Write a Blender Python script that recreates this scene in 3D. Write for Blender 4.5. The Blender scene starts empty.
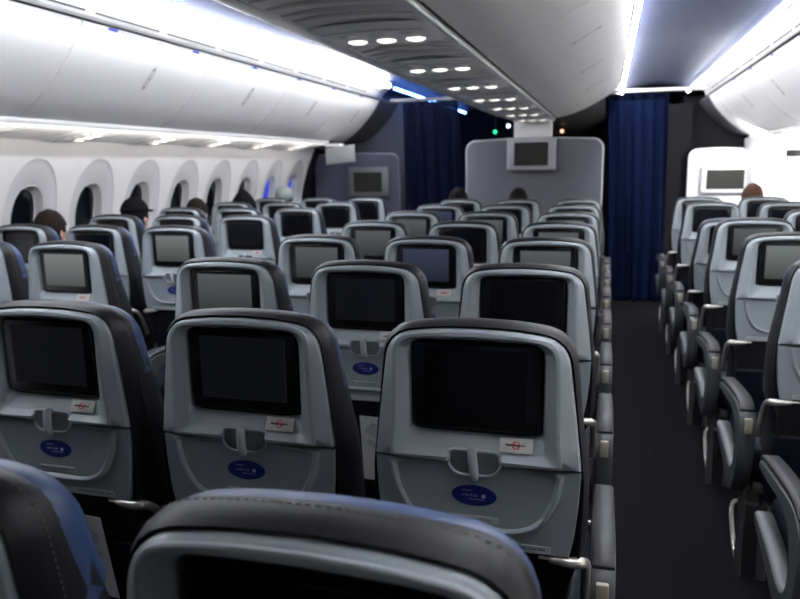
import bpy, bmesh, math, random
from mathutils import Vector, Matrix
random.seed(7)
PI = math.pi
scene = bpy.context.scene
COL = scene.collection

# ------------------------------------------------------------------ materials
MATS = {}
def mat(name, col, rough=.5, metal=0., spec=.5, coat=0., noise=None, bump=None, emit=None, estr=0., alpha=1., trans=0.):
    if name in MATS: return MATS[name]
    m = bpy.data.materials.new(name); m.use_nodes = True
    nt = m.node_tree; b = nt.nodes['Principled BSDF']
    b.inputs['Base Color'].default_value = (*col, 1)
    b.inputs['Roughness'].default_value = rough
    b.inputs['Metallic'].default_value = metal
    b.inputs['Specular IOR Level'].default_value = spec
    b.inputs['Coat Weight'].default_value = coat
    b.inputs['Coat Roughness'].default_value = .08
    b.inputs['Alpha'].default_value = alpha
    if trans: b.inputs['Transmission Weight'].default_value = trans
    if emit:
        b.inputs['Emission Color'].default_value = (*emit, 1); b.inputs['Emission Strength'].default_value = estr
    tc = nt.nodes.new('ShaderNodeTexCoord')
    if noise:      # (scale, amount)
        n = nt.nodes.new('ShaderNodeTexNoise'); n.inputs['Scale'].default_value = noise[0]; n.inputs['Detail'].default_value = 4
        nt.links.new(tc.outputs['Object'], n.inputs['Vector'])
        mx = nt.nodes.new('ShaderNodeMix'); mx.data_type = 'RGBA'
        a = noise[1]
        mx.inputs[6].default_value = (*[c*(1-a) for c in col], 1); mx.inputs[7].default_value = (*[min(1, c*(1+a)) for c in col], 1)
        nt.links.new(n.outputs['Fac'], mx.inputs[0]); nt.links.new(mx.outputs[2], b.inputs['Base Color'])
    if bump:       # (scale, strength)
        n = nt.nodes.new('ShaderNodeTexNoise'); n.inputs['Scale'].default_value = bump[0]; n.inputs['Detail'].default_value = 3
        nt.links.new(tc.outputs['Object'], n.inputs['Vector'])
        bp = nt.nodes.new('ShaderNodeBump'); bp.inputs['Strength'].default_value = bump[1]; bp.inputs['Distance'].default_value = .002
        nt.links.new(n.outputs['Fac'], bp.inputs['Height']); nt.links.new(bp.outputs['Normal'], b.inputs['Normal'])
    MATS[name] = m
    return m

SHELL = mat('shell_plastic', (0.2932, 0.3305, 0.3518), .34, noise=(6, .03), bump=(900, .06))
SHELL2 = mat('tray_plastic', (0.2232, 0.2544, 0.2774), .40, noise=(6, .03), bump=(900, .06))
LATCH = mat('latch_plastic', (0.2345, 0.2612, 0.2792), .35)
RECESS = mat('recess_shaded', (0.1173, 0.1308, 0.1398), .5)  # darker than the shell: recess shading put into the colour
LEATHER = mat('charcoal_leather', (0.00779, 0.008036, 0.01107), .48, spec=.28, bump=(260, .25))
BLUE = mat('blue_leather', (0.02165, 0.05117, 0.1378), .42, bump=(260, .25))
NAVY = mat('navy_leather', (0.0041, 0.00574, 0.01312), .55, spec=.15, bump=(260, .25))
THREAD = mat('stitching', (.16, .15, .14), .7)
BEZEL = mat('black_bezel', (.006, .006, .007), .22)
METAL = mat('satin_metal', (.62, .6, .56), .3, .8)
ARMGREY = mat('armrest_grey', (0.0574, 0.06068, 0.0656), .45)
LEGM = mat('leg_grey', (0.041, 0.041, 0.0451), .45)
ARMPAD = mat('armrest_pad', (0.0246, 0.0246, 0.02788), .5, spec=.3, bump=(300, .2))
CREAM = mat('cream_plate', (0.2952, 0.2788, 0.2214), .5)
WHITEPL = mat('placard_white', (0.5125, 0.5022, 0.4612), .5)
REDINK = mat('red_ink', (.6, .02, .02), .5)
DARKINK = mat('dark_ink', (.04, .045, .05), .6)
NAVYBADGE = mat('badge_blue', (.007, .016, .14), .3)
INKPALE = mat('pale_ink', (.45, .5, .65), .5)
PLACGREY = mat('placard_grey', (0.3247, 0.3542, 0.3739), .5)
def screenmat(n, c, e, s): return mat(n, c, .16, emit=e, estr=s)
SCR = {'off': mat('screen_off', (.004, .004, .006), .14),
       'dim': screenmat('screen_dim', (.004, .004, .006), (.5, .55, .75), .006),
       'grey': screenmat('screen_grey', (.01, .01, .01), (.78, .85, .86), .085),
       'pale': screenmat('screen_pale', (.01, .01, .01), (.76, .84, .82), .16),
       'blue': screenmat('screen_blue', (.005, .005, .01), (.38, .45, .75), .075)}
# emission that drops towards the lower edge of the panel
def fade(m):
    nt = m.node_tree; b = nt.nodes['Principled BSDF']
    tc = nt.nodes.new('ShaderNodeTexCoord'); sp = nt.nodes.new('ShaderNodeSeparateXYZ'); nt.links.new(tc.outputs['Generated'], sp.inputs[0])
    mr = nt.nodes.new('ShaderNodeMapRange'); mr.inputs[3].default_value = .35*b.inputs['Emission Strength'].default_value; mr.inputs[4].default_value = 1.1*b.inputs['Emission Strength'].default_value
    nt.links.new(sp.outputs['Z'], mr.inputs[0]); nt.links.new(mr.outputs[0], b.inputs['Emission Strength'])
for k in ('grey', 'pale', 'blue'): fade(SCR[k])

BIN = mat('bin_white', (.86, .84, .815), .33, noise=(3, .02))
BINLINE = mat('bin_seam_highlight', (.72, .71, .69), .5)  # pale, so that door gaps carry the highlight of rounded edges
TRIMW = mat('trim_white', (.68, .67, .65), .4)
SLOT = mat('slot_dark', (.03, .03, .03), .7)
WALLM = mat('sidewall_white', (.70, .69, .685), .5, noise=(5, .02))
SCOOP = mat('window_surround_shaded', (.56, .56, .57), .55)  # greyer than the wall: shading of the concave scoop put into the colour
CEIL = mat('ceiling_panel', (0.0396, 0.04536, 0.072), .5, spec=.15, noise=(1.2, .08))  # bluish: the blue light on the ceiling is put into its colour
PSUM = mat('service_panel', (0.946, 0.935, 0.913), .4, noise=(4, .03))
CARPET = mat('carpet', (0.00738, 0.00738, 0.00861), .95, spec=.04, noise=(140, .55), bump=(500, .5))
BULK = mat('bulkhead_laminate', (0.1066, 0.1066, 0.1271), .55, noise=(60, .05))
BULKEDGE = mat('bulkhead_edge', (0.41, 0.41, 0.4264), .4)
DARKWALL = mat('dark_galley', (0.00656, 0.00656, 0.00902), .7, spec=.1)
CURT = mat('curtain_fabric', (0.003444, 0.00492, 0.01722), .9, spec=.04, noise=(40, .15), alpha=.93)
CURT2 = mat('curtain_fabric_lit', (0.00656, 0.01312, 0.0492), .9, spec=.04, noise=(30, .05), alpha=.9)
HEMM = mat('curtain_hem', (.004, .006, .02), .9, spec=.03)
GLASSD = mat('dark_window', (.004, .005, .008), .1)
GLASSB = mat('blue_window', (.01, .02, .2), .15, emit=(.06, .10, .75), estr=.45)
PAPER = mat('card_paper', (.55, .56, .55), .6)
PAPERSH = mat('card_print', (.38, .39, .4), .6)
BLUEINK = mat('blue_ink', (.02, .05, .25), .6)
TAGB = mat('tag_blue', (.05, .08, .55), .5)
L_STRIP = mat('strip_cool', (1, 1, 1), .5, emit=(.89, .92, 1.0), estr=62)
L_STRIPR = mat('strip_right', (1, 1, 1), .5, emit=(.93, .95, 1.0), estr=98)
L_STRIPO = mat('strip_right_outer', (1, 1, 1), .5, emit=(.93, .95, 1.0), estr=42)
L_BLUE = mat('strip_blue', (1, 1, 1), .5, emit=(.12, .28, 1.0), estr=25)
L_READ = mat('reading_lens', (.8, .8, .78), .3, emit=(1, .97, .92), estr=1.3)
L_GREEN = mat('lamp_green', (0, .3, .1), .5, emit=(.02, .9, .3), estr=2.5)
L_WHITE = mat('lamp_white', (1, 1, 1), .5, emit=(.8, .85, 1), estr=4)
L_WARM = mat('lamp_warm', (1, .8, .7), .5, emit=(1, .45, .3), estr=2)
SKIN = mat('skin', (.5, .30, .21), .5)
CLOTH = {'navy': mat('cloth_navy', (.02, .025, .05), .85), 'grey': mat('cloth_grey', (.16, .17, .18), .9), 'black': mat('cloth_black', (.005, .005, .006), .9, spec=.05), 'pale': mat('cloth_pale', (.17, .19, .185), .85)}
HAIR = {'brown': mat('hair_brown', (.008, .0045, .003), .8, spec=.15, bump=(160, 1)), 'black': mat('hair_black', (.004, .0035, .0035), .8, spec=.12, bump=(160, 1)), 'auburn': mat('hair_auburn', (.055, .022, .013), .7, spec=.2, bump=(160, 1))}

# ------------------------------------------------------------------ helpers
def link(name, bm, m, parent=None, smooth=40):
    me = bpy.data.meshes.new(name)
    bmesh.ops.recalc_face_normals(bm, faces=bm.faces[:])
    bm.to_mesh(me); bm.free()
    for mm in (m if isinstance(m, (list, tuple)) else [m]): me.materials.append(mm)
    if smooth:
        me.shade_smooth(); me.set_sharp_from_angle(angle=math.radians(smooth))
    o = bpy.data.objects.new(name, me); COL.objects.link(o)
    if parent: o.parent = parent
    return o
def tag(o, label, cat, group=None):
    o['label'] = label; o['category'] = cat
    if group: o['group'] = group
    return o
def empty(name, loc, rz=0):
    o = bpy.data.objects.new(name, None); COL.objects.link(o); o.location = loc; o.rotation_euler = (0, 0, rz); o.empty_display_size = .1
    return o
def struct(name, bm, m, parent=None, smooth=40):
    o = link(name, bm, m, parent, smooth)
    if not parent: o['kind'] = 'structure'
    return o
def box(bm, x0, x1, y0, y1, z0, z1, bev=0, seg=2, mi=0):
    r = bmesh.ops.create_cube(bm, size=1)
    vs = r['verts']
    for v in vs: v.co = Vector(((x0+x1)/2+v.co.x*(x1-x0), (y0+y1)/2+v.co.y*(y1-y0), (z0+z1)/2+v.co.z*(z1-z0)))
    fs = set(f for v in vs for f in v.link_faces)
    for f in fs: f.material_index = mi
    if bev:
        es = list(set(e for f in fs for e in f.edges))
        r = bmesh.ops.bevel(bm, geom=es, offset=bev, segments=seg, affect='EDGES', profile=.5)
        for f in r['faces']: f.material_index = mi
    return bm
def tube(bm, pts, r, n=10, caps=True, mi=0, flat=1.0, up=Vector((0, 0, 1))):
    pts = [Vector(p) for p in pts]; rings = []
    for i, p in enumerate(pts):
        a = pts[max(i-1, 0)]; b = pts[min(i+1, len(pts)-1)]; t = (b-a).normalized()
        u = t.cross(up)
        if u.length < 1e-3: u = t.cross(Vector((0, 1, 0)))
        u.normalize(); w = u.cross(t)
        rr = r[i] if isinstance(r, (list, tuple)) else r
        rings.append([bm.verts.new(p+(u*math.cos(2*PI*k/n)+w*flat*math.sin(2*PI*k/n))*rr) for k in range(n)])
    for a, b in zip(rings, rings[1:]):
        for k in range(n):
            f = bm.faces.new((a[k], a[(k+1) % n], b[(k+1) % n], b[k])); f.material_index = mi
    if caps:
        for q in (rings[0], rings[-1]):
            f = bm.faces.new(q); f.material_index = mi
    return bm
def spline(pts, n):
    """Catmull-Rom through pts (tuples), n samples per span"""
    P = [Vector(p) for p in pts]; out = []
    for i in range(len(P)-1):
        a, b, c, d = P[max(i-1, 0)], P[i], P[i+1], P[min(i+2, len(P)-1)]
        for k in range(n):
            t = k/n
            out.append(.5*((2*b)+(c-a)*t+(2*a-5*b+4*c-d)*t*t+(3*b-a-3*c+d)*t**3))
    out.append(P[-1]); return out
def mirror_closed(half, n=6, smooth=True):
    """half: (x,z) from top centre down the right side to the bottom centre -> closed polygon"""
    h = spline([(x, z, 0) for x, z in half], n) if smooth else [Vector((x, z, 0)) for x, z in half]
    pts = [(p.x, p.y) for p in h]
    return pts+[(-x, z) for x, z in reversed(pts[1:-1])]
def fillet_half(V, n=8):
    """V: (x, z, radius) from top centre to bottom centre; returns a closed mirrored polygon with filleted corners"""
    out = [(V[0][0], V[0][1])]
    for i in range(1, len(V)-1):
        p = Vector(V[i][:2]); a = Vector(V[i-1][:2])-p; b = Vector(V[i+1][:2])-p; r = V[i][2]
        la, lb = a.length, b.length; a.normalize(); b.normalize()
        th = a.angle(b)
        if r <= 0 or th > PI-.001: out.append(tuple(p)); continue
        t = min(r/math.tan(th/2), la*.49, lb*.49)
        p0, p1 = p+a*t, p+b*t
        for k in range(n+1):
            u = k/n; q = p0*(1-u)**2+p*2*u*(1-u)+p1*u*u; out.append((q.x, q.y))
    out.append((V[-1][0], V[-1][1]))
    res = [out[0]]
    for q in out[1:]:
        if math.hypot(q[0]-res[-1][0], q[1]-res[-1][1]) > 1e-5: res.append(q)
    return res+[(-x, z) for x, z in reversed(res[1:-1])]
def ray_hit(poly, c, ang):
    dx, dz = math.sin(ang), math.cos(ang); best = None
    for i in range(len(poly)):
        ax, az = poly[i][0]-c[0], poly[i][1]-c[1]; bx, bz = poly[(i+1) % len(poly)][0]-c[0], poly[(i+1) % len(poly)][1]-c[1]
        ex, ez = bx-ax, bz-az; den = dx*ez-dz*ex
        if abs(den) < 1e-12: continue
        t = (ax*ez-az*ex)/den; s = (ax*dz-az*dx)/den
        if t > 0 and -1e-6 <= s <= 1+1e-6 and (best is None or t > best): best = t
    return (c[0]+dx*best, c[1]+dz*best)
def ang_of(p, c): return math.atan2(p[0]-c[0], p[1]-c[1]) % (2*PI)
def polar(bm, c, rings, corners=(), N=96, fill=True, ymap=None, mi=None):
    """rings: list of (polygon, y, shrink); lofts the star-shaped polygons about c"""
    angs = sorted(set([round(2*PI*k/N, 5) for k in range(N)]+[round(ang_of(p, c), 5) for p in corners]))
    A = [angs[0]]
    for a in angs[1:]:
        if a-A[-1] > .004: A.append(a)
    prev = None; first = None
    for ri, (poly, y, shr) in enumerate(rings):
        cur = []
        for a in A:
            x, z = ray_hit(poly, c, a)
            d = math.hypot(x-c[0], z-c[1]); k = (d-shr)/d
            x = c[0]+(x-c[0])*k; z = c[1]+(z-c[1])*k
            yy = y(x, z) if callable(y) else y
            co = Vector((x, yy, z))
            if ymap: co = ymap(co)
            cur.append(bm.verts.new(co))
        if prev:
            for i in range(len(A)):
                j = (i+1) % len(A)
                f = bm.faces.new((prev[i], prev[j], cur[j], cur[i]))
                if mi: f.material_index = mi[ri-1]
        prev = cur
    if fill:
        f = bm.faces.new(prev)
        if mi: f.material_index = mi[-1]
    return bm
def text_bm(bm, s, size, x, y, z, align='LEFT', mi=0, rx=PI/2, thick=.0002, bold=0):
    cu = bpy.data.curves.new('t', 'FONT'); cu.body = s; cu.size = size; cu.align_x = align; cu.extrude = thick; cu.offset = bold; cu.resolution_u = 2
    o = bpy.data.objects.new('t', cu); COL.objects.link(o)
    dg = bpy.context.evaluated_depsgraph_get()
    me = bpy.data.meshes.new_from_object(o.evaluated_get(dg))
    n0 = len(bm.verts); f0 = len(bm.faces)
    bm.from_mesh(me); bm.verts.ensure_lookup_table(); bm.faces.ensure_lookup_table()
    M = Matrix.Translation((x, y, z)) @ Matrix.Rotation(rx, 4, 'X')
    for v in bm.verts[n0:]: v.co = M @ v.co
    for f in bm.faces[f0:]: f.material_index = mi
    bpy.data.objects.remove(o); bpy.data.curves.remove(cu); bpy.data.meshes.remove(me)
    return bm
def children(o): return [c for c in bpy.data.objects if c.parent == o]
def copy_tree(o, parent=None, kids=None):
    c = o.copy(); COL.objects.link(c); c.parent = parent
    for ch in (kids[o] if kids else children(o)): copy_tree(ch, c, kids)
    return c
def place(bm, M, n0=0):
    bm.verts.ensure_lookup_table()
    for v in bm.verts[n0:]: v.co = M @ v.co

# ------------------------------------------------------------------ the seat
# local frame: floor z=0, back shell plane y=0, passenger faces +y
UP_O = [(0, 1.183), (.06, 1.181), (.105, 1.175), (.137, 1.162), (.158, 1.138), (.174, 1.095), (.186, 1.04), (.195, .985), (.2, .923), (.12, .9225), (0, .9225)]
UP_C = [(0, 1.1745), (.06, 1.1725), (.1, 1.168), (.125, 1.156), (.141, 1.132), (.150, 1.09), (.155, 1.03), (.159, .97), (.162, .931), (.1, .9285), (0, .9285)]
UP_I = [(0, 1.163), (.06, 1.162), (.112, 1.158), (.126, 1.150), (.131, 1.135), (.132, 1.05), (.132, .962), (.129, .949), (.118, .944), (.06, .944), (0, .944)]
UP_J = [(0, 1.1605), (.113, 1.1605), (.1225, 1.156), (.1255, 1.147), (.126, 1.05), (.1255, .986), (.119, .9815), (0, .9815)]
OUT_POLY = fillet_half([(0, 1.1845, 0), (.070, 1.1825, .5), (.170, 1.171, .098), (.188, 1.03, .5), (.2005, .923, 0), (0, .923, 0)], 14)
def make_upper(parent):
    def fn(y0):
        def g(x, z):
            if z > .9475: return y0
            k = 1-min(1, max(0, (abs(x)-.044)/.009)); return y0+(max(y0, -.0075)-y0)*k
        return g
    bm = bmesh.new()
    O = OUT_POLY
    C = fillet_half([(0, 1.1765, 0), (.08, 1.1745, .5), (.1525, 1.1665, .082), (.1565, 1.0, .4), (.162, .931, .006), (0, .931, 0)], 12)
    I = fillet_half([(0, 1.164, 0), (.132, 1.163, .034), (.132, .944, .016), (0, .944, 0)], 8)
    J = mirror_closed(UP_J, smooth=False)
    c = (0, 1.06)
    cor = [(.2, .923), (-.2, .923), (.162, .931), (-.162, .931), (.129, .949), (-.129, .949), (.1255, 1.153), (-.1255, 1.153), (.1255, .986), (-.1255, .986)]
    cor += [(a*x, .931) for a in (-1, 1) for x in (.040, .044, .047, .050, .053, .058)]
    cor += [(a*x, z) for a in (-1, 1) for x, z in ((.105, 1.18), (.115, 1.177), (.125, 1.173), (.135, 1.167), (.143, 1.16), (.15, 1.152), (.156, 1.142), (.161, 1.13))]
    polar(bm, c, [(O, .016, 0), (O, -.003, 0), (O, -.0085, .0016), (O, -.0115, .0045), (C, fn(-.0205), -.0065), (C, fn(-.0225), -.004), (C, fn(-.0235), .003), (I, fn(-.0105), -.003), (I, -.0085, -.001), (I, -.0065, .0012), (J, .0125, -.001), (J, .014, .002)], cor, 112)
    return link('upper_shell', bm, SHELL, parent, 32)
LO_O = [(0, .9185), (.1, .9185), (.2, .9185), (.1995, .90), (.197, .85), (.191, .79), (.182, .7455), (.1, .7445), (0, .7445)]
LO_U = [(0, .912), (.1, .912), (.161, .912), (.158, .895), (.149, .865), (.133, .835), (.112, .81), (.088, .795), (.055, .7885), (0, .788)]
def make_tray(parent):
    ft = lambda y0: (lambda x, z: y0 if (z < .895 or abs(x) > .135) else y0+(max(y0, -.0120)-y0)*min(1, (z-.895)/.012))
    bm = bmesh.new()
    O = mirror_closed(LO_O, smooth=False); U = fillet_half([(0, .9135, 0), (.162, .9135, .002), (.153, .862, .1), (.124, .806, .09), (.080, .7885, .09), (0, .7885, 0)], 10)
    cor = [(.2, .9185), (-.2, .9185), (.182, .7455), (-.182, .7455), (.161, .912), (-.161, .912)]
    polar(bm, (0, .86), [(O, .016, 0), (O, -.003, 0), (O, -.0065, .002), (U, ft(-.0105), -.0100), (U, ft(-.0165), -.0065), (U, ft(-.0200), -.0025), (U, ft(-.0200), .0005), (U, ft(-.0165), .0045), (U, -.0122, .0065), (U, -.0120, .008)], cor, 112)
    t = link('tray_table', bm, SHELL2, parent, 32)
    lip = lambda y0: (lambda x, z: y0 if z < .921 else -.0128)
    # latch surround, moulded as a dish across the seam with a raised bright lip
    bm = bmesh.new()
    half = [(0, .947), (.04, .947), (.049, .942), (.0525, .928), (.050, .914), (.038, .901), (.018, .8965), (0, .896)]
    P = mirror_closed(half, 4)
    polar(bm, (0, .922), [(P, -.006, -.002), (P, lip(-.0180), 0), (P, lip(-.0180), .0030), (P, -.0124, .0050), (P, -.0124, .012)], N=56, mi=[0, 0, 0, 1, 1])
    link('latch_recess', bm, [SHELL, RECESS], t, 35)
    bm = bmesh.new()
    tube(bm, spline([(-.004, -.012, .949), (-.003, -.022, .945), (.0, -.027, .93), (.003, -.031, .912), (.0045, -.03, .904), (.005, -.024, .899)], 3), [.0075, .0092, .0098, .0098, .0096, .0096, .0094, .0092, .0092, .009, .009, .0088, .0085, .008, .007, .0055], 12, up=Vector((0, 1, 0)))
    link('latch_knob', bm, LATCH, t, 60)
    return t
def outline_pair():
    h = [p for p in OUT_POLY if p[0] >= -1e-6 and p[1] > .925]
    h.sort(key=lambda p: (-p[1], p[0])) if False else None
    a = [p for p in OUT_POLY[:len(OUT_POLY)//2+1] if p[1] > .9235]+[(.2005, .9), (.1995, .85), (.1965, .78), (.193, .73), (.178, .68), (.170, .60), (.170, .50), (.170, .40)]
    # even resampling
    L = [0]
    for p, q in zip(a, a[1:]): L.append(L[-1]+math.hypot(q[0]-p[0], q[1]-p[1]))
    S = []; N = 56
    for k in range(N+1):
        t = L[-1]*k/N; i = max(j for j in range(len(L)) if L[j] <= t+1e-9); i = min(i, len(a)-2)
        u = (t-L[i])/((L[i+1]-L[i]) or 1); S.append((a[i][0]*(1-u)+a[i+1][0]*u, a[i][1]*(1-u)+a[i+1][1]*u))
    Cc = []
    for k, p in enumerate(S):
        q, r = S[max(k-2, 0)], S[min(k+2, N)]
        tx, tz = (r[0]-q[0], r[1]-q[1]) if k > 2 else (1, -.02*k); l = math.hypot(tx, tz)
        d = .0135 if p[1] > 1.15 else .0135-.0045*min(1, (1.15-p[1])/.12)+.010*min(1, max(0, (1.0-p[1])/.25))-.008*min(1, max(0, (.76-p[1])/.06))
        Cc.append((p[0]-tz/l*d, p[1]+tx/l*d))
    return S, Cc
S_IN, C_OUT = outline_pair()
S_IN = [(x*1.004, z+.0006) for x, z in S_IN]
def openU(half, n=4):
    h = spline([(x, z, 0) for x, z in half], n) if n else [Vector((x, z, 0)) for x, z in half]; pts = [(p.x, p.y) for p in h]
    return [(-x, z) for x, z in reversed(pts)]+pts[1:]
def lerpP(a, b, t): return [(p[0]*(1-t)+q[0]*t, p[1]*(1-t)+q[1]*t) for p, q in zip(a, b)]
def shrinkP(a, d):
    out = []
    for i, p in enumerate(a):
        q, r = a[max(i-1, 0)], a[min(i+1, len(a)-1)]
        tx, tz = r[0]-q[0], r[1]-q[1]; L = math.hypot(tx, tz) or 1
        out.append((p[0]-(-tz/L)*d*-1*-1, p[1]-(tx/L)*d*1))
    return out
def lofU(bm, rings, capends=True):
    prev = None; allr = []
    for poly, yf in rings:
        cur = [bm.verts.new((x, yf(z) if yf.__code__.co_argcount == 1 else yf(x, z), z)) for x, z in poly]
        if prev:
            for i in range(len(cur)-1): bm.faces.new((prev[i], prev[i+1], cur[i+1], cur[i]))
        prev = cur; allr.append(cur)
    return allr
def capU(bm, ring):
    n = len(ring)
    for i in range(n//2-1 if n % 2 == 0 else n//2):
        a, b, c, d = ring[i], ring[i+1], ring[n-2-i], ring[n-1-i]
        bm.faces.new([v for k, v in enumerate((a, b, c, d)) if v not in (a, b, c, d)[:k]])
def lean(a, b, z0=1.2): return lambda z: a+b*max(0, z0-z)
def make_back(parent):
    bm = bmesh.new(); S, Cc = openU(S_IN, 0), openU(C_OUT, 0)
    # rear skin bulges a little; the body leans forward towards the seat cushion
    inner = [(x*.90, .4+(z-.4)*.98) for x, z in S]
    rings = [(inner, lambda z: .010+.22*max(0, .74-z)), (S, lambda z: .006+.22*max(0, .74-z)), (lerpP(S, Cc, .35), lambda z: -.002+.22*max(0, .74-z)), (lerpP(S, Cc, .75), lambda z: .006+.03*max(0, 1.2-z)+.22*max(0, .74-z)), (Cc, lambda z: .018+.06*max(0, 1.2-z)+.15*max(0, .74-z)),
             (Cc, lambda z: .036+.09*max(0, 1.2-z)+.12*max(0, .8-z)), (lerpP(S, Cc, .6), lambda z: .050+.19*max(0, 1.2-z)+.08*max(0, .8-z)), (S, lambda z: .060+.28*max(0, 1.2-z)+.06*max(0, .8-z)), (inner, lambda z: .065+.33*max(0, 1.2-z)+.04*max(0, .8-z))]
    R = lofU(bm, rings)
    capU(bm, R[0]); capU(bm, R[-1])
    try: bm.faces.new([r[0] for r in R]+[r[-1] for r in reversed(R)])
    except ValueError: pass
    b = link('backrest', bm, LEATHER, parent, 50)
    # stitching along the crest of the cover
    bm = bmesh.new()
    path = [(x, z) for x, z in openU(C_OUT, 4) if z > .86]
    step = .0075; acc = 0; last = path[0]; seq = [path[0]]
    for p in path[1:]:
        acc += math.hypot(p[0]-last[0], p[1]-last[1]); last = p
        if acc > step: seq.append(p); acc = 0
    for i in range(0, len(seq)-1):
        (x0, z0), (x1, z1) = seq[i], seq[i+1]
        f0, f1 = .1, .62
        a = Vector((x0+(x1-x0)*f0, .032+.08*max(0, 1.2-z0), z0+(z1-z0)*f0)); c = Vector((x0+(x1-x0)*f1, .032+.08*max(0, 1.2-z1), z0+(z1-z0)*f1))
        out = Vector((a.x, 0, a.z-1.0)).normalized()*.0004
        tube(bm, [a+out, c+out], .0007, 4)
    link('stitching', bm, THREAD, b, 0)
    return b
def make_headrest(parent):
    wg = lambda x, z: min(1, max(0, (abs(x)-.09)/.08))*min(1, max(0, (1.185-z)/.07))
    bm = bmesh.new()
    H = [(x*.985, z-.0045) for x, z in C_OUT if z > 1.035]+[(.197, 1.024), (.184, 1.013), (.155, 1.010)]
    P = openU(H, 0)
    def sh(k): return [(x*(1-k*.9), 1.09+(z-1.09)*(1-k)) for x, z in P]
    rings = [(sh(.03), lambda z: .036+.14*(1.2-z)), (sh(.002), lambda z: .043+.14*(1.2-z)), (sh(.0), lambda x, z: .052+.16*(1.2-z)+.003*wg(x, z)), (sh(.012), lambda x, z: .062+.14*(1.2-z)+.004*wg(x, z)), (sh(.05), lambda x, z: .074+.16*(1.2-z)+.009*wg(x, z)), (sh(.12), lambda x, z: .086+.18*(1.2-z)+.012*wg(x, z)), (sh(.22), lambda x, z: .094+.17*(1.2-z)+.010*wg(x, z)), (sh(.45), lambda z: .100+.13*(1.2-z))]
    R = lofU(bm, rings); capU(bm, R[0]); capU(bm, R[-1])
    bm.faces.new([r[0] for r in R]+[r[-1] for r in reversed(R)])
    return link('headrest', bm, BLUE, parent, 60)
def make_monitor(parent):
    bm = bmesh.new(); box(bm, -.1215, .1215, -.0035, .018, .9855, 1.1575, .005, 3)
    m = link('monitor', bm, BEZEL, parent, 30)
    bm = bmesh.new(); box(bm, -.098, .098, -.0045, -.001, 1.009, 1.144, .0006, 1)
    s = link('screen', bm, SCR['off'], m, 30); s.material_slots[0].link = 'OBJECT'; s.material_slots[0].material = SCR['off']
    bm = bmesh.new(); box(bm, -.045, .045, -.011, .004, 1.1605, 1.1645, .001, 1)
    link('camera_bar', bm, BEZEL, m, 30)
    return m
def make_details(parent, fine=True):
    # no-smoking placard, lying on the sloping shelf below the monitor
    M = Matrix.Translation((.079, -.0025, .9615)) @ Matrix.Rotation(-.53, 4, 'X')
    bm = bmesh.new(); box(bm, -.0315, .0315, -.0018, .0008, -.0145, .0145, .0012, 2); place(bm, M)
    p = link('no_smoking_placard', bm, WHITEPL, parent, 30)
    bm = bmesh.new()
    box(bm, -.020, .010, -.0024, -.0019, -.0018, .0018); box(bm, .011, .0145, -.0024, -.0019, -.0018, .0018); box(bm, .016, .018, -.0024, -.0019, -.0018, .0018)
    for k in range(3): tube(bm, [(.013+.0035*k, -.0022, .0035), (.010+.0035*k, -.0022, .0055), (.012+.0035*k, -.0022, .0075)], .0003, 4)
    place(bm, M); link('cigarette_symbol', bm, DARKINK, p, 0)
    bm = bmesh.new(); pts = [(.0072*math.cos(2*PI*k/24), -.0026, .0072*math.sin(2*PI*k/24)) for k in range(25)]
    tube(bm, pts, .0010, 5); tube(bm, [(-.005, -.0027, .005), (.005, -.0027, -.005)], .0009, 5); place(bm, M)
    link('prohibition_ring', bm, REDINK, p, 0)
    # oval badge
    bm = bmesh.new(); E = [(.044*math.sin(2*PI*k/48), .856+.0215*math.cos(2*PI*k/48)) for k in range(48)]
    polar(bm, (0, .856), [(E, -.0110, 0), (E, -.0128, 0), (E, -.0135, .0012)], N=48)
    b = link('badge', bm, NAVYBADGE, parent, 30)
    bm = bmesh.new()
    text_bm(bm, 'U N I T E D', .0062, -.0235, -.0137, .854, bold=0)
    box(bm, .0155, .0225, -.0139, -.0134, .8525, .8595)
    for k in range(7): box(bm, -.0235+k*.0028, -.0218+k*.0028, -.0139, -.0134, .8655, .8668)
    for k in range(10): box(bm, -.009+k*.003, -.0070+k*.003, -.0139, -.0134, .8478, .849)
    link('badge_lettering', bm, INKPALE, b, 0)
    # small placard
    bm = bmesh.new(); box(bm, -.048, .048, -.0135, -.0105, .8005, .8135, .0008, 1)
    q = link('seatbelt_placard', bm, PLACGREY, parent, 30)
    bm = bmesh.new(); text_bm(bm, 'Fasten Seat Belt While Seated', .0058, -.0365, -.0139, .8048); box(bm, -.045, -.040, -.0139, -.0134, .8045, .8095)
    link('seatbelt_lettering', bm, DARKINK, q, 0)
    bm = bmesh.new(); box(bm, -.15, .148, -.0092, -.0062, .7485, .7645, .0008, 1)
    q = link('life_vest_placard', bm, PLACGREY, parent, 30)
    bm = bmesh.new(); text_bm(bm, 'Life Vest Under Your Seat', .0082, .138, -.0096, .7555, 'RIGHT', bold=.0001)
    link('life_vest_lettering', bm, DARKINK, q, 0)
    bm = bmesh.new(); text_bm(bm, 'Life Vest Below', .0060, -.135, -.0096, .7555, 'LEFT'); link('side_lettering', bm, DARKINK, q, 0)
def make_arms(parent):
    for s in (-1, 1):
        bm = bmesh.new()
        tube(bm, [(s*.125, -.001, .737), (s*.143, -.001, .737), (s*.148, -.001, .7365), (s*.176, -.001, .734), (s*.192, .000, .733)], [.003, .004, .0080, .0100, .0110], 12)
        P = spline([(s*.190, .000, .733), (s*.203, .005, .732), (s*.212, .024, .722), (s*.2135, .052, .693), (s*.2135, .082, .64), (s*.212, .11, .58)], 4)
        tube(bm, P, [.0115]*6+[.0100]*(len(P)-6), 10)
        link('tray_arm', bm, METAL, parent, 50)
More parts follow.
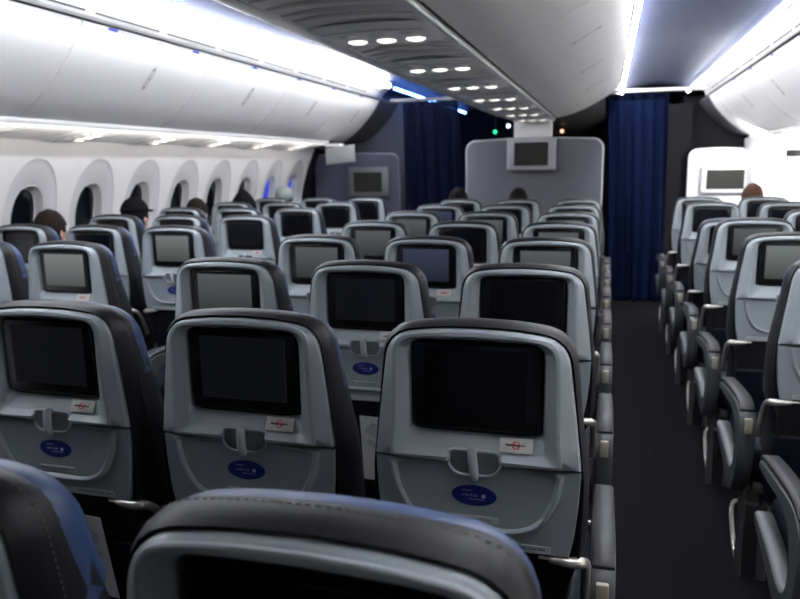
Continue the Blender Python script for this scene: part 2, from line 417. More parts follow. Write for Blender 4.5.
def make_lower(parent):
    bm = bmesh.new(); box(bm, -.182, .182, .012, .045, .35, .612, .012, 3)
    for v in bm.verts: v.co.y += .20*max(0, .73-v.co.z)+.018*math.cos(v.co.x/.185*1.4) *(-1 if v.co.y < .06 else 0)
    link('literature_pocket', bm, NAVY, parent, 50)
    bm = bmesh.new(); box(bm, -.215, .215, .19, .66, .37, .49, .035, 4)
    link('seat_cushion', bm, NAVY, parent, 50)
    bm = bmesh.new(); box(bm, -.20, .20, .20, .62, .33, .372, .008, 2)
    link('seat_frame', bm, ARMGREY, parent, 40)
    for (x, y0, y1) in ((-.15, .25, .20), (.15, .25, .20), (-.15, .54, .62), (.15, .54, .62)):
        bm = bmesh.new(); tube(bm, [(x, y0, .34), (x, (y0+y1)/2, .17), (x, y1, 0.002)], [.016, .014, .017], 8, flat=.7)
        link('leg', bm, LEGM, parent, 40)
def make_mid_armrest(parent, x):
    bm = bmesh.new()
    P = spline([(x, .13, .60), (x, .16, .655), (x, .22, .668), (x, .38, .66), (x, .49, .648), (x, .52, .628)], 4)
    tube(bm, P, .021, 12, flat=.9, up=Vector((1, 0, 0)))
    return link('armrest', bm, ARMPAD, parent, 50)
def arm_side(bm, x, rows, w, mi=0):
    """rows: (y, z, thickness dir y, z) -> closed ribbon between outer and inner curve, width w in x, rounded"""
    n = len(rows); R = []
    for (oy, oz, iy, iz) in rows:
        o, i = Vector((0, oy, oz)), Vector((0, iy, iz)); m = (i-o); L = m.length; m.normalize(); e = min(.007, L*.3)
        ring = [(x-w, o+m*e), (x-w+e, o), (x+w-e, o), (x+w, o+m*e), (x+w, i-m*e), (x+w-e, i), (x-w+e, i), (x-w, i-m*e)]
        R.append([bm.verts.new((a, v.y, v.z)) for a, v in ring])
    for a, b in zip(R, R[1:]):
        for k in range(8):
            f = bm.faces.new((a[k], a[(k+1) % 8], b[(k+1) % 8], b[k])); f.material_index = mi
    for q in (R[0], R[-1]):
        f = bm.faces.new(q); f.material_index = mi
def make_aisle_armrest(parent, x, s):
    """s=+1: the aisle lies on the +x side"""
    # C-shaped body: upper arm, rear column, lower prong
    outer = [(.555, .632), (.45, .648), (.30, .662), (.20, .668), (.135, .655), (.105, .62), (.098, .56), (.108, .48), (.140, .40), (.20, .335), (.26, .325), (.31, .345), (.42, .385), (.565, .425)]
    inner = [(.560, .60), (.46, .605), (.34, .615), (.27, .612), (.225, .60), (.195, .575), (.182, .53), (.182, .48), (.198, .44), (.235, .415), (.275, .415), (.32, .425), (.42, .445), (.575, .462)]
    rows = [(o.x, o.y, i.x, i.y) for o, i in zip(spline([(a, b, 0) for a, b in outer], 3), spline([(a, b, 0) for a, b in inner], 3))]
    bm = bmesh.new(); arm_side(bm, x, rows, .026)
    a = link('aisle_armrest', bm, ARMGREY, parent, 45)
    bm = bmesh.new()
    po = [(.56, .640), (.54, .653), (.45, .668), (.30, .682), (.20, .686), (.145, .672), (.128, .66)]; pi = [(.555, .628), (.54, .634), (.45, .648), (.30, .661), (.20, .667), (.14, .655), (.13, .652)]
    rows = [(o.x, o.y, i.x, i.y) for o, i in zip(spline([(a, b, 0) for a, b in po], 3), spline([(a, b, 0) for a, b in pi], 3))]
    arm_side(bm, x, rows, .024)
    link('arm_pad', bm, ARMPAD, a, 45)
    bm = bmesh.new(); box(bm, x-.0125, x+.0125, .089, .102, .588, .640, .003, 2); link('release_plate', bm, CREAM, a, 35)
    # post and baggage bar down to the floor
    xx = x-s*.02
    bm = bmesh.new(); tube(bm, [(xx, .22, .36), (xx, .215, .2), (xx, .21, .002)], [.013, .012, .014], 10, flat=.8)
    link('leg', bm, LEGM, parent, 45)
    bm = bmesh.new(); tube(bm, spline([(xx-s*.20, .34, .20), (xx-s*.06, .40, .20), (xx-s*.005, .40, .195), (xx+s*.002, .34, .12), (xx, .26, .06), (xx, .225, .05)], 4), .008, 8)
    link('baggage_bar', bm, METAL, parent, 45)
    return a

def make_seat():
    r = empty('airline_seat', (0, 0, 0))
    make_upper(r); make_tray(r); make_back(r); make_headrest(r); make_monitor(r); make_details(r); make_arms(r); make_lower(r)
    return r
proto = make_seat()
bpy.context.view_layer.update()
KIDS = {}
for o in list(bpy.data.objects): KIDS.setdefault(o, [])
for o in list(bpy.data.objects):
    if o.parent: KIDS.setdefault(o.parent, []).append(o)
armproto = empty('armrest_source', (0, 0, 0))
mid = make_mid_armrest(None, 0.0)
aisL = [o for o in [make_aisle_armrest(None, 0.0, 1)]][0]
# collect the loose parts of the aisle set
aisle_parts = {}
def grab(s):
    before = set(bpy.data.objects)
    a = make_aisle_armrest(None, 0.0, s)
    new = [o for o in bpy.data.objects if o not in before]
    return [o for o in new if o.parent is None], a
# the first call above was only to warm up names; remove it cleanly
for o in [q for q in bpy.data.objects if q.parent is None and q.name.split('.')[0] in ('aisle_armrest', 'leg', 'baggage_bar') and q is not mid]:
    for c in children(o): bpy.data.objects.remove(c)
    bpy.data.objects.remove(o)
bpy.data.objects.remove(armproto)
AR = {1: grab(1)[0], -1: grab(-1)[0]}
for s in AR:
    for o in AR[s]: KIDS[o] = children(o)
    for o in AR[s]:
        for c in KIDS[o]: KIDS[c] = []
KIDS[mid] = []
PROTOS = [mid]+AR[1]+AR[-1]

P0 = .79; SY = -.045
MONKEY = {}
def add_arm(seat, src, x):
    for o in (src if isinstance(src, list) else [src]):
        c = copy_tree(o, seat, KIDS); c.location = (x, 0, 0)
used = False
SEATS = {}
FAR = 4.2
def seat(key, X, Y, label, group, scr='off', left=None, right=None, rz=0, tilt=0):
    backs = {'upper_shell', 'tray_table', 'backrest', 'headrest', 'monitor', 'no_smoking_placard', 'badge', 'seatbelt_placard', 'life_vest_placard', 'tray_arm', 'literature_pocket'}
    global used
    c = copy_tree(proto, None, KIDS) if used else proto
    if not used:
        # keep the source pristine for later copies: place a copy first
        c = copy_tree(proto, None, KIDS); used = True
    c.location = (X, Y, 0); c.rotation_euler = (0, 0, rz)
    if tilt:
        M = Matrix.Translation((0, .22, .45)) @ Matrix.Rotation(tilt, 4, 'X') @ Matrix.Translation((0, -.22, -.45))
        for ch in [k for k in bpy.data.objects if k.parent == c and k.name.split('.')[0] in backs]: ch.matrix_local = M @ ch.matrix_local
    tag(c, label, 'seat', group)
    for m in [k for k in bpy.data.objects if k.parent == c]:
        nm = m.name.split('.')[0]
        if nm == 'monitor':
            for s_ in bpy.data.objects:
                if s_.parent == m and s_.name.startswith('screen'): s_.material_slots[0].material = SCR[scr]
    if left == 'mid': add_arm(c, mid, -.245)
    elif left == 'aisle': add_arm(c, AR[-1], -.247)
    if right == 'mid': add_arm(c, mid, .245)
    elif right == 'aisle': add_arm(c, AR[1], .247)
    SEATS[key] = c
    return c
ORD = ['nearest', 'second', 'third', 'fourth', 'fifth', 'sixth', 'seventh', 'eighth', 'ninth']
SCRN = {'off': 'black', 'dim': 'black', 'grey': 'pale grey', 'pale': 'light grey', 'blue': 'bluish grey'}
# centre block
cs = {('C', 0): 'off', ('B', 0): 'off', ('A', 1): 'dim', ('B', 1): 'dim', ('C', 1): 'off', ('A', 2): 'grey', ('B', 2): 'dim', ('C', 2): 'off', ('A', 3): 'grey', ('B', 3): 'blue', ('C', 3): 'grey',
      ('A', 4): 'grey', ('B', 4): 'off', ('C', 4): 'grey', ('A', 5): 'grey', ('B', 5): 'grey', ('C', 5): 'grey', ('A', 6): 'blue', ('B', 6): 'off', ('C', 6): 'blue', ('A', 7): 'off', ('B', 7): 'off', ('C', 7): 'blue'}
pos = {'A': 'left', 'B': 'middle', 'C': 'right'}
for k in range(0, 8):
    for i, L in enumerate('ABC'):
        if (L, k) not in cs: continue
        lab = '%s centre-block airline seat with %s screen, %s row from the camera' % (pos[L], SCRN[cs[(L, k)]], ORD[k])
        seat((L, k), (i-1)*.49, SY+k*P0, lab, 'seats of the centre block', cs[(L, k)], 'aisle' if L == 'A' else 'mid', 'aisle' if L == 'C' else None)
# left block
ls = {(0, 0): 'pale', (0, 1): 'pale', (0, 2): 'dim', (0, 3): 'off', (0, 4): 'off', (0, 5): 'off', (1, 1): 'off', (1, 2): 'off', (2, 1): 'off'}
pl = {0: 'aisle', 1: 'middle', 2: 'window'}
for n in range(6):
    for c in range(3):
        lab = 'grey-shelled airline seat, %s seat of the left block, %s row from the camera' % (pl[c], ORD[n])
        seat(('L', c, n), -1.47-.49*c, SY+(2.5+n)*P0, lab, 'seats of the left block', ls.get((c, n), 'off'), 'mid', 'aisle' if c == 0 else None)
# right block
for c in range(2):
    for n in range(7):
        k = 1.4+n
        if c == 1 and n < 3: continue
        lab = 'grey-shelled airline seat, %s seat of the right block, %s row from the camera' % (pl[c], ORD[n])
        scr = {(0, 2): 'pale', (0, 3): 'grey'}.get((c, n), 'off')
        yy = SY+k*P0
        pass
        seat(('R', c, n), 1.445+.49*c, yy, lab, 'seats of the right block', scr, 'aisle' if c == 0 else 'mid', None, tilt=.20 if (c == 0 and n == 4) else 0)
# the sources are no longer needed
def rm(o):
    for c in children(o): rm(c)
    bpy.data.objects.remove(o)
for o in [proto]+PROTOS: rm(o)

# safety cards showing under two tray tables
def card(name, X, Y, lab):
    e = empty(name, (X, Y, .45)); e.rotation_euler = (.20, .03, .0); tag(e, lab, 'card', 'cards in the seat pockets')
    bm = bmesh.new(); box(bm, -.066, .085, -.0015, .0015, 0, .245, .001, 1); link('card_sheet', bm, PAPER, e, 30)
    bm = bmesh.new()
    for k in range(2):
        n0 = len(bm.verts); box(bm, -.025, .025, -.0021, -.0016, -.018, .018); place(bm, Matrix.Translation((-.022+k*.065, 0, .190)) @ Matrix.Rotation(.5, 4, 'Y'), n0)
        n0 = len(bm.verts); box(bm, -.025, .025, -.0021, -.0016, -.012, .012); place(bm, Matrix.Translation((-.022+k*.065, 0, .140)) @ Matrix.Rotation(.5, 4, 'Y'), n0)
    link('card_pictures', bm, PAPERSH, e, 0)
    bm = bmesh.new(); text_bm(bm, 'Safety', .013, .008, -.0018, .227, 'CENTER', bold=.0002); text_bm(bm, 'Boeing 787', .016, .008, -.0018, .212, 'CENTER', bold=.0002)
    link('card_lettering', bm, BLUEINK, e, 0)
card('safety_card', -.49, SY+P0+.050, 'pale safety card with blue heading, under the tray of the left centre-block seat')
card('safety_card', 0.0+.03, SY+2*P0+.050, 'pale safety card under the tray of the middle centre-block seat, third row')

# ------------------------------------------------------------------ people (seated, seen over the headrests)
def seated_person():
    """one continuous seated body, local frame as the seat's; head centre near z 1.17"""
    V = [(0, .36, .56), (0, .30, .70), (0, .26, .86), (0, .235, .965), (0, .245, 1.03), (0, .26, 1.08)]
    R = [(.15, .12), (.13, .10), (.145, .105), (.11, .08), (.05, .055), (.05, .055)]
    E = [(0, 1), (1, 2), (2, 3), (3, 4), (4, 5)]
    hands = []
    for s in (-1, 1):
        b = len(V)
        V += [(s*.165, .235, .955), (s*.205, .28, .72), (s*.15, .49, .665), (s*.10, .57, .655)]; R += [(.055, .055), (.045, .045), (.033, .033), (.03, .02)]
        E += [(3, b), (b, b+1), (b+1, b+2), (b+2, b+3)]
        h = b+3
        for f in range(4):   # fingers resting on the thigh
            q = len(V); x0 = s*(.075+.017*f); L = (.055, .065, .06, .048)[f]
            V += [(x0, .60, .66), (x0-s*.004, .60+L*.6, .655), (x0-s*.006, .60+L, .642)]; R += [(.009, .009), (.008, .008), (.007, .007)]
            E += [(h, q), (q, q+1), (q+1, q+2)]
        q = len(V); V += [(s*.07, .585, .668), (s*.052, .615, .668)]; R += [(.010, .010), (.008, .008)]; E += [(h, q), (q, q+1)]
        b = len(V)
        V += [(s*.095, .38, .56), (s*.12, .80, .55), (s*.12, .80, .16), (s*.12, .84, .055), (s*.12, .95, .035)]; R += [(.085, .08), (.06, .06), (.042, .042), (.036, .036), (.03, .028)]
        E += [(0, b), (b, b+1), (b+1, b+2), (b+2, b+3), (b+3, b+4)]
    me = bpy.data.meshes.new('p'); me.from_pydata(V, E, []); o = bpy.data.objects.new('p', me); COL.objects.link(o)
    md = o.modifiers.new('s', 'SKIN'); md.use_smooth_shade = True
    for i, r in enumerate(R): me.skin_vertices[0].data[i].radius = r
    me.skin_vertices[0].data[0].use_root = True
    o.modifiers.new('u', 'SUBSURF').levels = 1
    dg = bpy.context.evaluated_depsgraph_get(); bd = bpy.data.meshes.new_from_object(o.evaluated_get(dg)); bpy.data.objects.remove(o)
    bm = bmesh.new(); bm.from_mesh(bd); bpy.data.meshes.remove(bd)
    # head
    for v in bmesh.ops.create_uvsphere(bm, u_segments=32, v_segments=24, radius=1)['verts']:
        x, y, z = v.co
        w = .075*(1-.22*max(0, -z)); v.co = Vector((x*w, .255+y*.095+(.012*max(0, -z) if y > 0 else 0), 1.165+z*.112))
    def blob(c, r, seg=10):
        for v in bmesh.ops.create_uvsphere(bm, u_segments=seg, v_segments=8, radius=1)['verts']: v.co = Vector((c[0]+v.co.x*r[0], c[1]+v.co.y*r[1], c[2]+v.co.z*r[2]))
    blob((0, .352, 1.150), (.012, .020, .024)); blob((0, .345, 1.108), (.022, .010, .008)); blob((0, .335, 1.078), (.026, .02, .018))
    for s in (-1, 1): blob((s*.076, .25, 1.152), (.008, .018, .030))
    me = bpy.data.meshes.new('body'); bm.to_mesh(me); bm.free()
    o = bpy.data.objects.new('body', me); COL.objects.link(o)
    r = o.modifiers.new('r', 'REMESH'); r.mode = 'VOXEL'; r.voxel_size = .007; r.use_smooth_shade = True
    dg = bpy.context.evaluated_depsgraph_get(); m2 = bpy.data.meshes.new_from_object(o.evaluated_get(dg)); bpy.data.objects.remove(o)
    return m2
BODY = seated_person()
def zone(bmsrc, test, grow):
    """a garment: the faces of the body that pass the test, pushed out"""
    bm = bmesh.new(); bm.from_mesh(bmsrc); bm.normal_update()
    kill = [f for f in bm.faces if not test(f.calc_center_median())]
    nr = {v: v.normal.copy() for v in bm.verts}
    bmesh.ops.delete(bm, geom=kill, context='FACES')
    for v in bm.verts: v.co += nr[v]*grow
    return bm
me_sh = bpy.data.meshes.new('shirt'); b_ = zone(BODY, lambda c: c.z < .995 and c.z > .54 and not (c.y > .53 and c.z > .62 and abs(c.x) < .18) and not (c.z < .62 and c.y > .48), .009); b_.to_mesh(me_sh); b_.free()
me_tr = bpy.data.meshes.new('trousers'); b_ = zone(BODY, lambda c: c.z < .645 and c.z > .10 and not (c.z > .59 and c.y < .45) and not (c.y > .53 and c.z > .625), .006); b_.to_mesh(me_tr); b_.free()
me_shoe = bpy.data.meshes.new('shoes'); b_ = zone(BODY, lambda c: c.z < .13, .008); b_.to_mesh(me_shoe); b_.free()
for q in (BODY, me_sh, me_tr, me_shoe): q.shade_smooth()
BODY.materials.clear(); BODY.materials.append(SKIN)
def meshobj(nm, me, m, parent):
    o = bpy.data.objects.new(nm, me); COL.objects.link(o); o.parent = parent
    if not me.materials: me.materials.append(m)
    o.material_slots[0].link = 'OBJECT'; o.material_slots[0].material = m
    return o
def dome(bm, c, r, zmin, face=True, bump=0, seed=1):
    VS = bmesh.ops.create_uvsphere(bm, u_segments=32, v_segments=20, radius=1)['verts']
    rnd = random.Random(seed); k = [rnd.uniform(0, 6) for _ in range(4)]
    for v in VS:
        x, y, z = v.co; w = 1+bump*(math.sin(9*x+k[0])*math.sin(8*y+k[1])+.5*math.sin(17*z+k[2])*math.sin(13*x+k[3]))
        v.co = Vector((c[0]+x*r[0]*w, c[1]+y*r[1]*w, c[2]+z*r[2]*w))
    if face: bmesh.ops.delete(bm, geom=[v for v in bm.verts if v.co.z < zmin(v.co)], context='VERTS')
def person(seatkey, label, kind, shirt, dx=0, dy=0, dz=0, turn=0):
    s = SEATS[seatkey]
    e = empty('person', (s.location.x+dx, s.location.y+dy, s.location.z+dz), turn); tag(e, label, 'person', 'seated passengers')
    meshobj('body', BODY, SKIN, e); meshobj('shirt', me_sh, CLOTH[shirt], e); meshobj('trousers', me_tr, CLOTH['navy'], e); meshobj('shoes', me_shoe, CLOTH['black'], e)
    c = (0, .250, 1.172)
    hair = {'brown': HAIR['brown'], 'auburn': HAIR['auburn']}.get(kind, HAIR['black'])
    bm = bmesh.new(); cut = lambda co: 1.185 if co.y > .30 else (1.15 if co.y > .25 else 1.085)
    dome(bm, c, (.084, .104, .118), cut, bump=.025, seed=len(label) % 7)
    h = link('hair', bm, hair, e, 80); h.modifiers.new('t', 'SOLIDIFY').thickness = .006
    if kind == 'cap':
        bm = bmesh.new(); dome(bm, (0, .250, 1.185), (.092, .112, .118), lambda co: 1.20)
        cp = link('cap', bm, CLOTH['black'], e, 80); cp.modifiers.new('t', 'SOLIDIFY').thickness = .004
        bm = bmesh.new()
        a = [(.13+.16*0, 0)]; top = []
        for z in (1.2, 1.205):
            top.append([bm.verts.new((x, y, z-.25*abs(x)*abs(x)*4)) for x, y in [(.075*math.cos(t), .335+.085*math.sin(t)) for t in [PI*k/12 for k in range(13)]]])
        bm.faces.new(top[0]); bm.faces.new(top[1])
        for i in range(12): bm.faces.new((top[0][i], top[0][i+1], top[1][i+1], top[1][i]))
        bm.faces.new((top[0][12], top[0][0], top[1][0], top[1][12]))
        link('brim', bm, CLOTH['black'], cp, 40)
    if kind == 'palecap':
        bm = bmesh.new(); dome(bm, (0, .250, 1.19), (.093, .113, .118), lambda co: 1.165)
        cp = link('knit_cap', bm, CLOTH['pale'], e, 80); cp.modifiers.new('t', 'SOLIDIFY').thickness = .006
    if kind == 'hood':
        bm = bmesh.new(); dome(bm, (0, .245, 1.165), (.115, .125, .125), lambda co: 1.0 if co.y < .31 else 1.23)
        for v in bm.verts:
            if v.co.z > 1.2: v.co.z += (v.co.z-1.2)*.35; v.co.x *= 1-.5*min(1, (v.co.z-1.2)/.11)
        cp = link('hood', bm, CLOTH['black'], e, 80); cp.modifiers.new('t', 'SOLIDIFY').thickness = .008
    return e
person(('L', 2, 1), 'person with short brown hair in the nearest occupied window seat on the left', 'brown', 'navy', -.015, 0, -.025)
person(('L', 2, 2), 'person in a black brimmed cap by the third window', 'cap', 'black', .0, 0, .0, -1.1*0)
person(('L', 2, 3), 'person low in the window seat between the black cap and the dark hood', 'brown', 'grey', 0, 0, -.03)
person(('L', 2, 4), 'person with a pointed dark hood in the left window seats', 'hood', 'black', 0, 0, -.02)
person(('L', 2, 5), 'person in a pale knit cap by the blue glowing windows', 'palecap', 'grey', .03, 0, .0)
person(('A', 7), 'person with black hair in front of the left edge of the central bulkhead', 'black', 'navy', -.06, .0, -.0)
person(('B', 7), 'person with black hair directly below the central bulkhead screen', 'black', 'grey', -.02, .0, -.005)
person(('R', 1, 6), 'person with reddish brown hair before the bright wall on the right', 'auburn', 'navy', -.05, 0, .01)

# ------------------------------------------------------------------ cabin shell
Y0, Y1, YB = -1.3, 12.0, 7.35
def sheet(pts, ya, yb, thick=0, ny=1):
    """extrude an (x,z) polyline along y; thick>0 gives it a back side"""
    bm = bmesh.new(); rows = []
    for j in range(ny+1):
        y = ya+(yb-ya)*j/ny; rows.append([bm.verts.new((x, y, z)) for x, z in pts])
    for a, b in zip(rows, rows[1:]):
        for i in range(len(pts)-1): bm.faces.new((a[i], a[i+1], b[i+1], b[i]))
    return bm
def prism(pts, ya, yb, mi=0, bm=None):
    bm = bm or bmesh.new(); a = [bm.verts.new((x, ya, z)) for x, z in pts]; b = [bm.verts.new((x, yb, z)) for x, z in pts]
    n = len(pts)
    fs = [bm.faces.new(a), bm.faces.new(b)]+[bm.faces.new((a[i], a[(i+1) % n], b[(i+1) % n], b[i])) for i in range(n)]
    for f in fs: f.material_index = mi
    return bm
bm = bmesh.new(); box(bm, -2.9, 2.9, Y0, Y1, -.1, 0); struct('floor', bm, CARPET, smooth=0)
bm = bmesh.new(); box(bm, -2.9, 2.9, Y1, Y1+.1, 0, 2.7); struct('wall_front', bm, DARKWALL, smooth=0)
bm = bmesh.new(); box(bm, -2.9, 2.9, Y0-.1, Y0, 0, 2.7); struct('wall_rear', bm, DARKWALL, smooth=0)
# ceiling: vaulted panel over each aisle and a lid above the bins
def vault(s, ya, yb):
    x0, x1 = .80*s, 1.66*s
    pts = [(x0, 2.33), (x0+.03*s, 2.38)]+[(x0+(x1-x0)*t, 2.395+.065*math.sin(PI*t)) for t in [k/14 for k in range(1, 14)]]+[(x1-.022*s, 2.38), (x1, 2.33)]
    return sheet(pts, ya, yb)
bm = vault(-1, Y0, Y1); b2 = vault(1, Y0, Y1); me = bpy.data.meshes.new('x'); b2.to_mesh(me); b2.free(); bm.from_mesh(me)
box(bm, -2.95, 2.95, Y0, Y1, 2.6, 2.7)
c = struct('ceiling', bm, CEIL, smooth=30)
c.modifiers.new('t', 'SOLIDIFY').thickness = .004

# sidewalls with window scoops
def wallx(z):
    x = 2.75
    if z > 1.12: x -= .17*((z-1.12)/.54)**1.4
    if z < .7: x -= .10*((.7-z)/.7)**2
    return x
WZ = 1.165; WP = .559
def ell(hw, hh, zc, n=48, p=2.0):
    return [(hw*math.copysign(abs(math.sin(t))**(2/p), math.sin(t)), zc+hh*math.copysign(abs(math.cos(t))**(2/p), math.cos(t))) for t in [2*PI*k/n for k in range(n)]]
WIN = ell(.132, .235, WZ, p=2.5)
SC = ell(.222, .385, WZ+.015, p=2.2)
TOPZ = 1.70
def wall_module(s, yc, bm, win=True):
    h = WP/2
    R = [(-h, 0), (h, 0), (h, TOPZ), (-h, TOPZ)]
    def ym(depth):
        return lambda co: Vector((s*(wallx(co.z)+co.y), yc+co.x, co.z))
    rings = [(R, 0, 0), (SC, 0, 0), (SC, .005, .004), (SC, .010, .03), (WIN, .024, -.012), (WIN, .032, 0)]
    polar(bm, (0, WZ), rings, R+[(h, z) for z in (.3, .5, .7, .9, 1.12, 1.25, 1.4, 1.55)]+[(-h, z) for z in (.3, .5, .7, .9, 1.12, 1.25, 1.4, 1.55)], 64, fill=False, ymap=lambda co: Vector((s*(wallx(co.z)+co.y), yc+co.x, co.z)), mi=[0, 1, 1, 1, 1])
WY0 = 3.115
nwin = 0
def side(s, name, ya, ncount, blue=(), shown=()):
    global nwin
    bm = bmesh.new()
    ys = [ya+WP*i for i in range(ncount)]
    for y in ys: wall_module(s, y, bm)
    w = struct(name, bm, [WALLM, SCOOP], smooth=35)
    for i, y in enumerate(ys):
        nwin += 1
        bm = bmesh.new()
        ym = lambda co, y=y: Vector((s*(wallx(co.z)+co.y), y+co.x, co.z))
        polar(bm, (0, WZ), [(WIN, .026, -.006), (WIN, .023, -.001), (WIN, .034, .004), (WIN, .075, .010), (WIN, .080, .03)], N=48, fill=False, ymap=ym)
        f = struct('window_%d' % nwin, bm, SCOOP, smooth=60)
        bm = bmesh.new()
        polar(bm, (0, WZ), [(WIN, .078, .01), (WIN, .078, .05)], N=48, ymap=ym)
        link('pane', bm, GLASSB if i in blue else GLASSD, f, 30)
    return ys
ysl = side(-1, 'wall_left', WY0-WP*7, 15, blue=(13, 14))
yend = WY0-WP*7+WP*14.5       # 7.31
ysr = side(1, 'wall_right', WY0-WP*7, 8)
# right wall forward part is a plain white doorway panel, left wall ahead is dark
def plainwall(s, ya, yb, m, name):
    pts = [(s*wallx(z), z) for z in [0, .2, .4, .6, .9, 1.12, 1.3, 1.4, 1.5, 1.6, TOPZ]]
    o = struct(name, sheet(pts, ya, yb), m, smooth=40); o.modifiers.new('t', 'SOLIDIFY').thickness = .02
    return o
yr = ysr[-1]+WP/2
plainwall(1, yr, 9.35, WALLM, 'wall_right_door_area')
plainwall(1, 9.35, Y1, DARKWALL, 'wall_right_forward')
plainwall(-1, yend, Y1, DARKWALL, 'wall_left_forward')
bm = bmesh.new(); box(bm, 2.335, 2.78, 8.45, 9.40, 0, 1.755, .012, 2); struct('wall_right_doorframe', bm, WALLM, smooth=30)
bm = bmesh.new(); box(bm, 2.590, 2.66, 7.55, 8.33, 1.515, 1.625, .006, 2); o = link('wall_placard', bm, mat('placard_black', (.006, .006, .007), .9, spec=.02), None, 30); tag(o, 'dark rectangular panel on the bright white right wall', 'panel')

# bin profiles (x, z) for the outboard bins, s = side
def outb(s): return [(s*x, z) for x, z in [(p.x, p.y) for p in spline([(2.255, 1.768, 0), (2.225, 1.774, 0), (2.10, 1.848, 0), (1.975, 1.958, 0), (1.87, 2.078, 0), (1.80, 2.185, 0), (1.785, 2.213, 0)], 4)]]
def cenb(s): return [(s*x, z) for x, z in [(p.x, p.y) for p in spline([(.215, 1.925, 0), (.24, 1.927, 0), (.35, 1.950, 0), (.476, 1.998, 0), (.60, 2.060, 0), (.72, 2.135, 0), (.795, 2.215, 0), (.812, 2.25, 0)], 4)]]
handle_mats = [mat('handle_grey', (.30, .29, .27), .4), mat('handle_pale', (.62, .61, .60), .4)]
def normal_at(P, t):
    i = min(len(P)-2, max(0, int(t*(len(P)-1)))); a, b = P[i], P[i+1]
    tx, tz = b[0]-a[0], b[1]-a[1]; L = math.hypot(tx, tz); return a, (tx/L, tz/L)
def make_bin(P, ya, yb, back, s, label, group, hy=.5, tags=()):
    """door panel with rounded long edges in front of a closed housing"""
    e = empty('overhead_bin', (0, ya, P[0][1]-0)); e.location = (P[0][0], ya, P[0][1]); tag(e, label, 'overhead bin', group)
    ox, oy, oz = e.location
    g = .0025
    bm = bmesh.new()
    # door skin with rolled ends
    ys = [ya+g, ya+g+.002, ya+g+.008, ya+g+.02]+[ya+(yb-ya)*k/6 for k in range(1, 6)]+[yb-g-.02, yb-g-.008, yb-g-.002, yb-g]
    off = [.010, .0045, .001, 0]+[0]*5+[0, .001, .0045, .010]
    rows = []
    for y, d in zip(ys, off):
        row = []
        for i, (x, z) in enumerate(P):
            a, b = P[max(i-1, 0)], P[min(i+1, len(P)-1)]; tx, tz = b[0]-a[0], b[1]-a[1]; L = math.hypot(tx, tz)
            nx, nz = (-tz/L, tx/L)
            if (nx*back[0]+nz*back[1]) < 0: nx, nz = -nx, -nz     # into the bin
            row.append(bm.verts.new((x+nx*d-ox, y-oy, z+nz*d-oz)))
        rows.append(row)
    for a, b in zip(rows, rows[1:]):
        for i in range(len(P)-1): bm.faces.new((a[i], a[i+1], b[i+1], b[i]))
    link('door', bm, BIN, e, 60)
    # housing behind the door
    bm = bmesh.new(); inset = [(x+back[0]*.014, z+back[1]*.014) for x, z in P[1:-1]]
    far = back[2]
    prism(inset+[(x-0, z) for x, z in far], ya+.0005, yb-.0005, bm=bm)
    for v in bm.verts: v.co -= Vector((ox, oy, oz))
    link('housing', bm, BINLINE, e, 0)
    # handle: shallow lozenge with two dimples
    (x, z), (tx, tz) = normal_at(P, .60)
    nx, nz = (-tz, tx)
    if nx*back[0]+nz*back[1] > 0: nx, nz = -nx, -nz
    yh = ya+(yb-ya)*hy
    bm = bmesh.new()
    for q, rr, ww, mi in ((.0, .055, .026, 1), (-.062, .007, .013, 0), (.062, .007, .013, 0), (.0, .012, .006, 0)):
        VS = bmesh.ops.create_uvsphere(bm, u_segments=12, v_segments=8, radius=1)['verts']
        for v in VS:
            a, b, c_ = v.co
            v.co = Vector((x+tx*(q+a*rr*1.6)+nx*c_*(.003 if mi else .005)-ox, yh+b*ww-oy, z+tz*(q+a*rr*1.6)+nz*c_*(.003 if mi else .005)-oz))
        for f in set(f for v in VS for f in v.link_faces): f.material_index = mi
    link('latch_handle', bm, handle_mats, e, 60)
    for yt in tags:
        if ya < yt < yb:
            (x, z), (tx, tz) = normal_at(P, .93); bm = bmesh.new(); n0 = 0
            box(bm, -.001, .001, yt-.035, yt+.035, -.007, .007)
            M = Matrix(((nx, 0, tx, x), (0, 1, 0, 0), (nz, 0, tz, z), (0, 0, 0, 1)))
            # rows of M map local x->normal, z->tangent
            for v in bm.verts: v.co = Vector((x+nx*v.co.x+tx*v.co.z-ox, v.co.y-oy, z+nz*v.co.x+tz*v.co.z-oz))
            link('row_placard', bm, TAGB, e, 0)
    return e
TAGS = [2.02+.79*i for i in range(-3, 7)]
def binrow(P, seam, pitch, ya, yb, back, s, nm, tags=()):
    ys = []; y = seam
    while y > ya+.3: y -= pitch
    n = 0
    first = True
    while y < yb-.2:
        a, b = max(y, ya), min(y+pitch, yb)
        if b-a > .25:
            if b > .6: n += 1; lab = 'white overhead bin, %s along the %s from the camera' % (ORD[min(n-1, 8)], nm)
            else: lab = 'white overhead bin behind the camera along the %s' % nm
            make_bin(P, a, b, back, s, lab, 'overhead bins of the '+nm, .57, tags)
        y += pitch
binrow(outb(-1), 2.58, 1.23, Y0, 7.4, (-.6, .5, [(-2.2, 2.5), (-2.6, 2.3), (-2.6, 1.80)]), -1, 'left side', TAGS)
binrow(outb(1), 6.10, 1.23, Y0, 8.52, (.6, .5, [(2.2, 2.5), (2.6, 2.3), (2.6, 1.80)]), 1, 'right side', TAGS)
binrow(cenb(1), 2.36, 1.115, Y0, 6.85, (-.3, .8, [(.81, 2.30), (.02, 2.30), (.02, 1.96)]), 1, 'centre bins facing the right aisle')
binrow(cenb(-1), 2.36, 1.115, Y0, 6.85, (.3, .8, [(-.81, 2.30), (-.02, 2.30), (-.02, 1.96)]), -1, 'centre bins facing the left aisle')

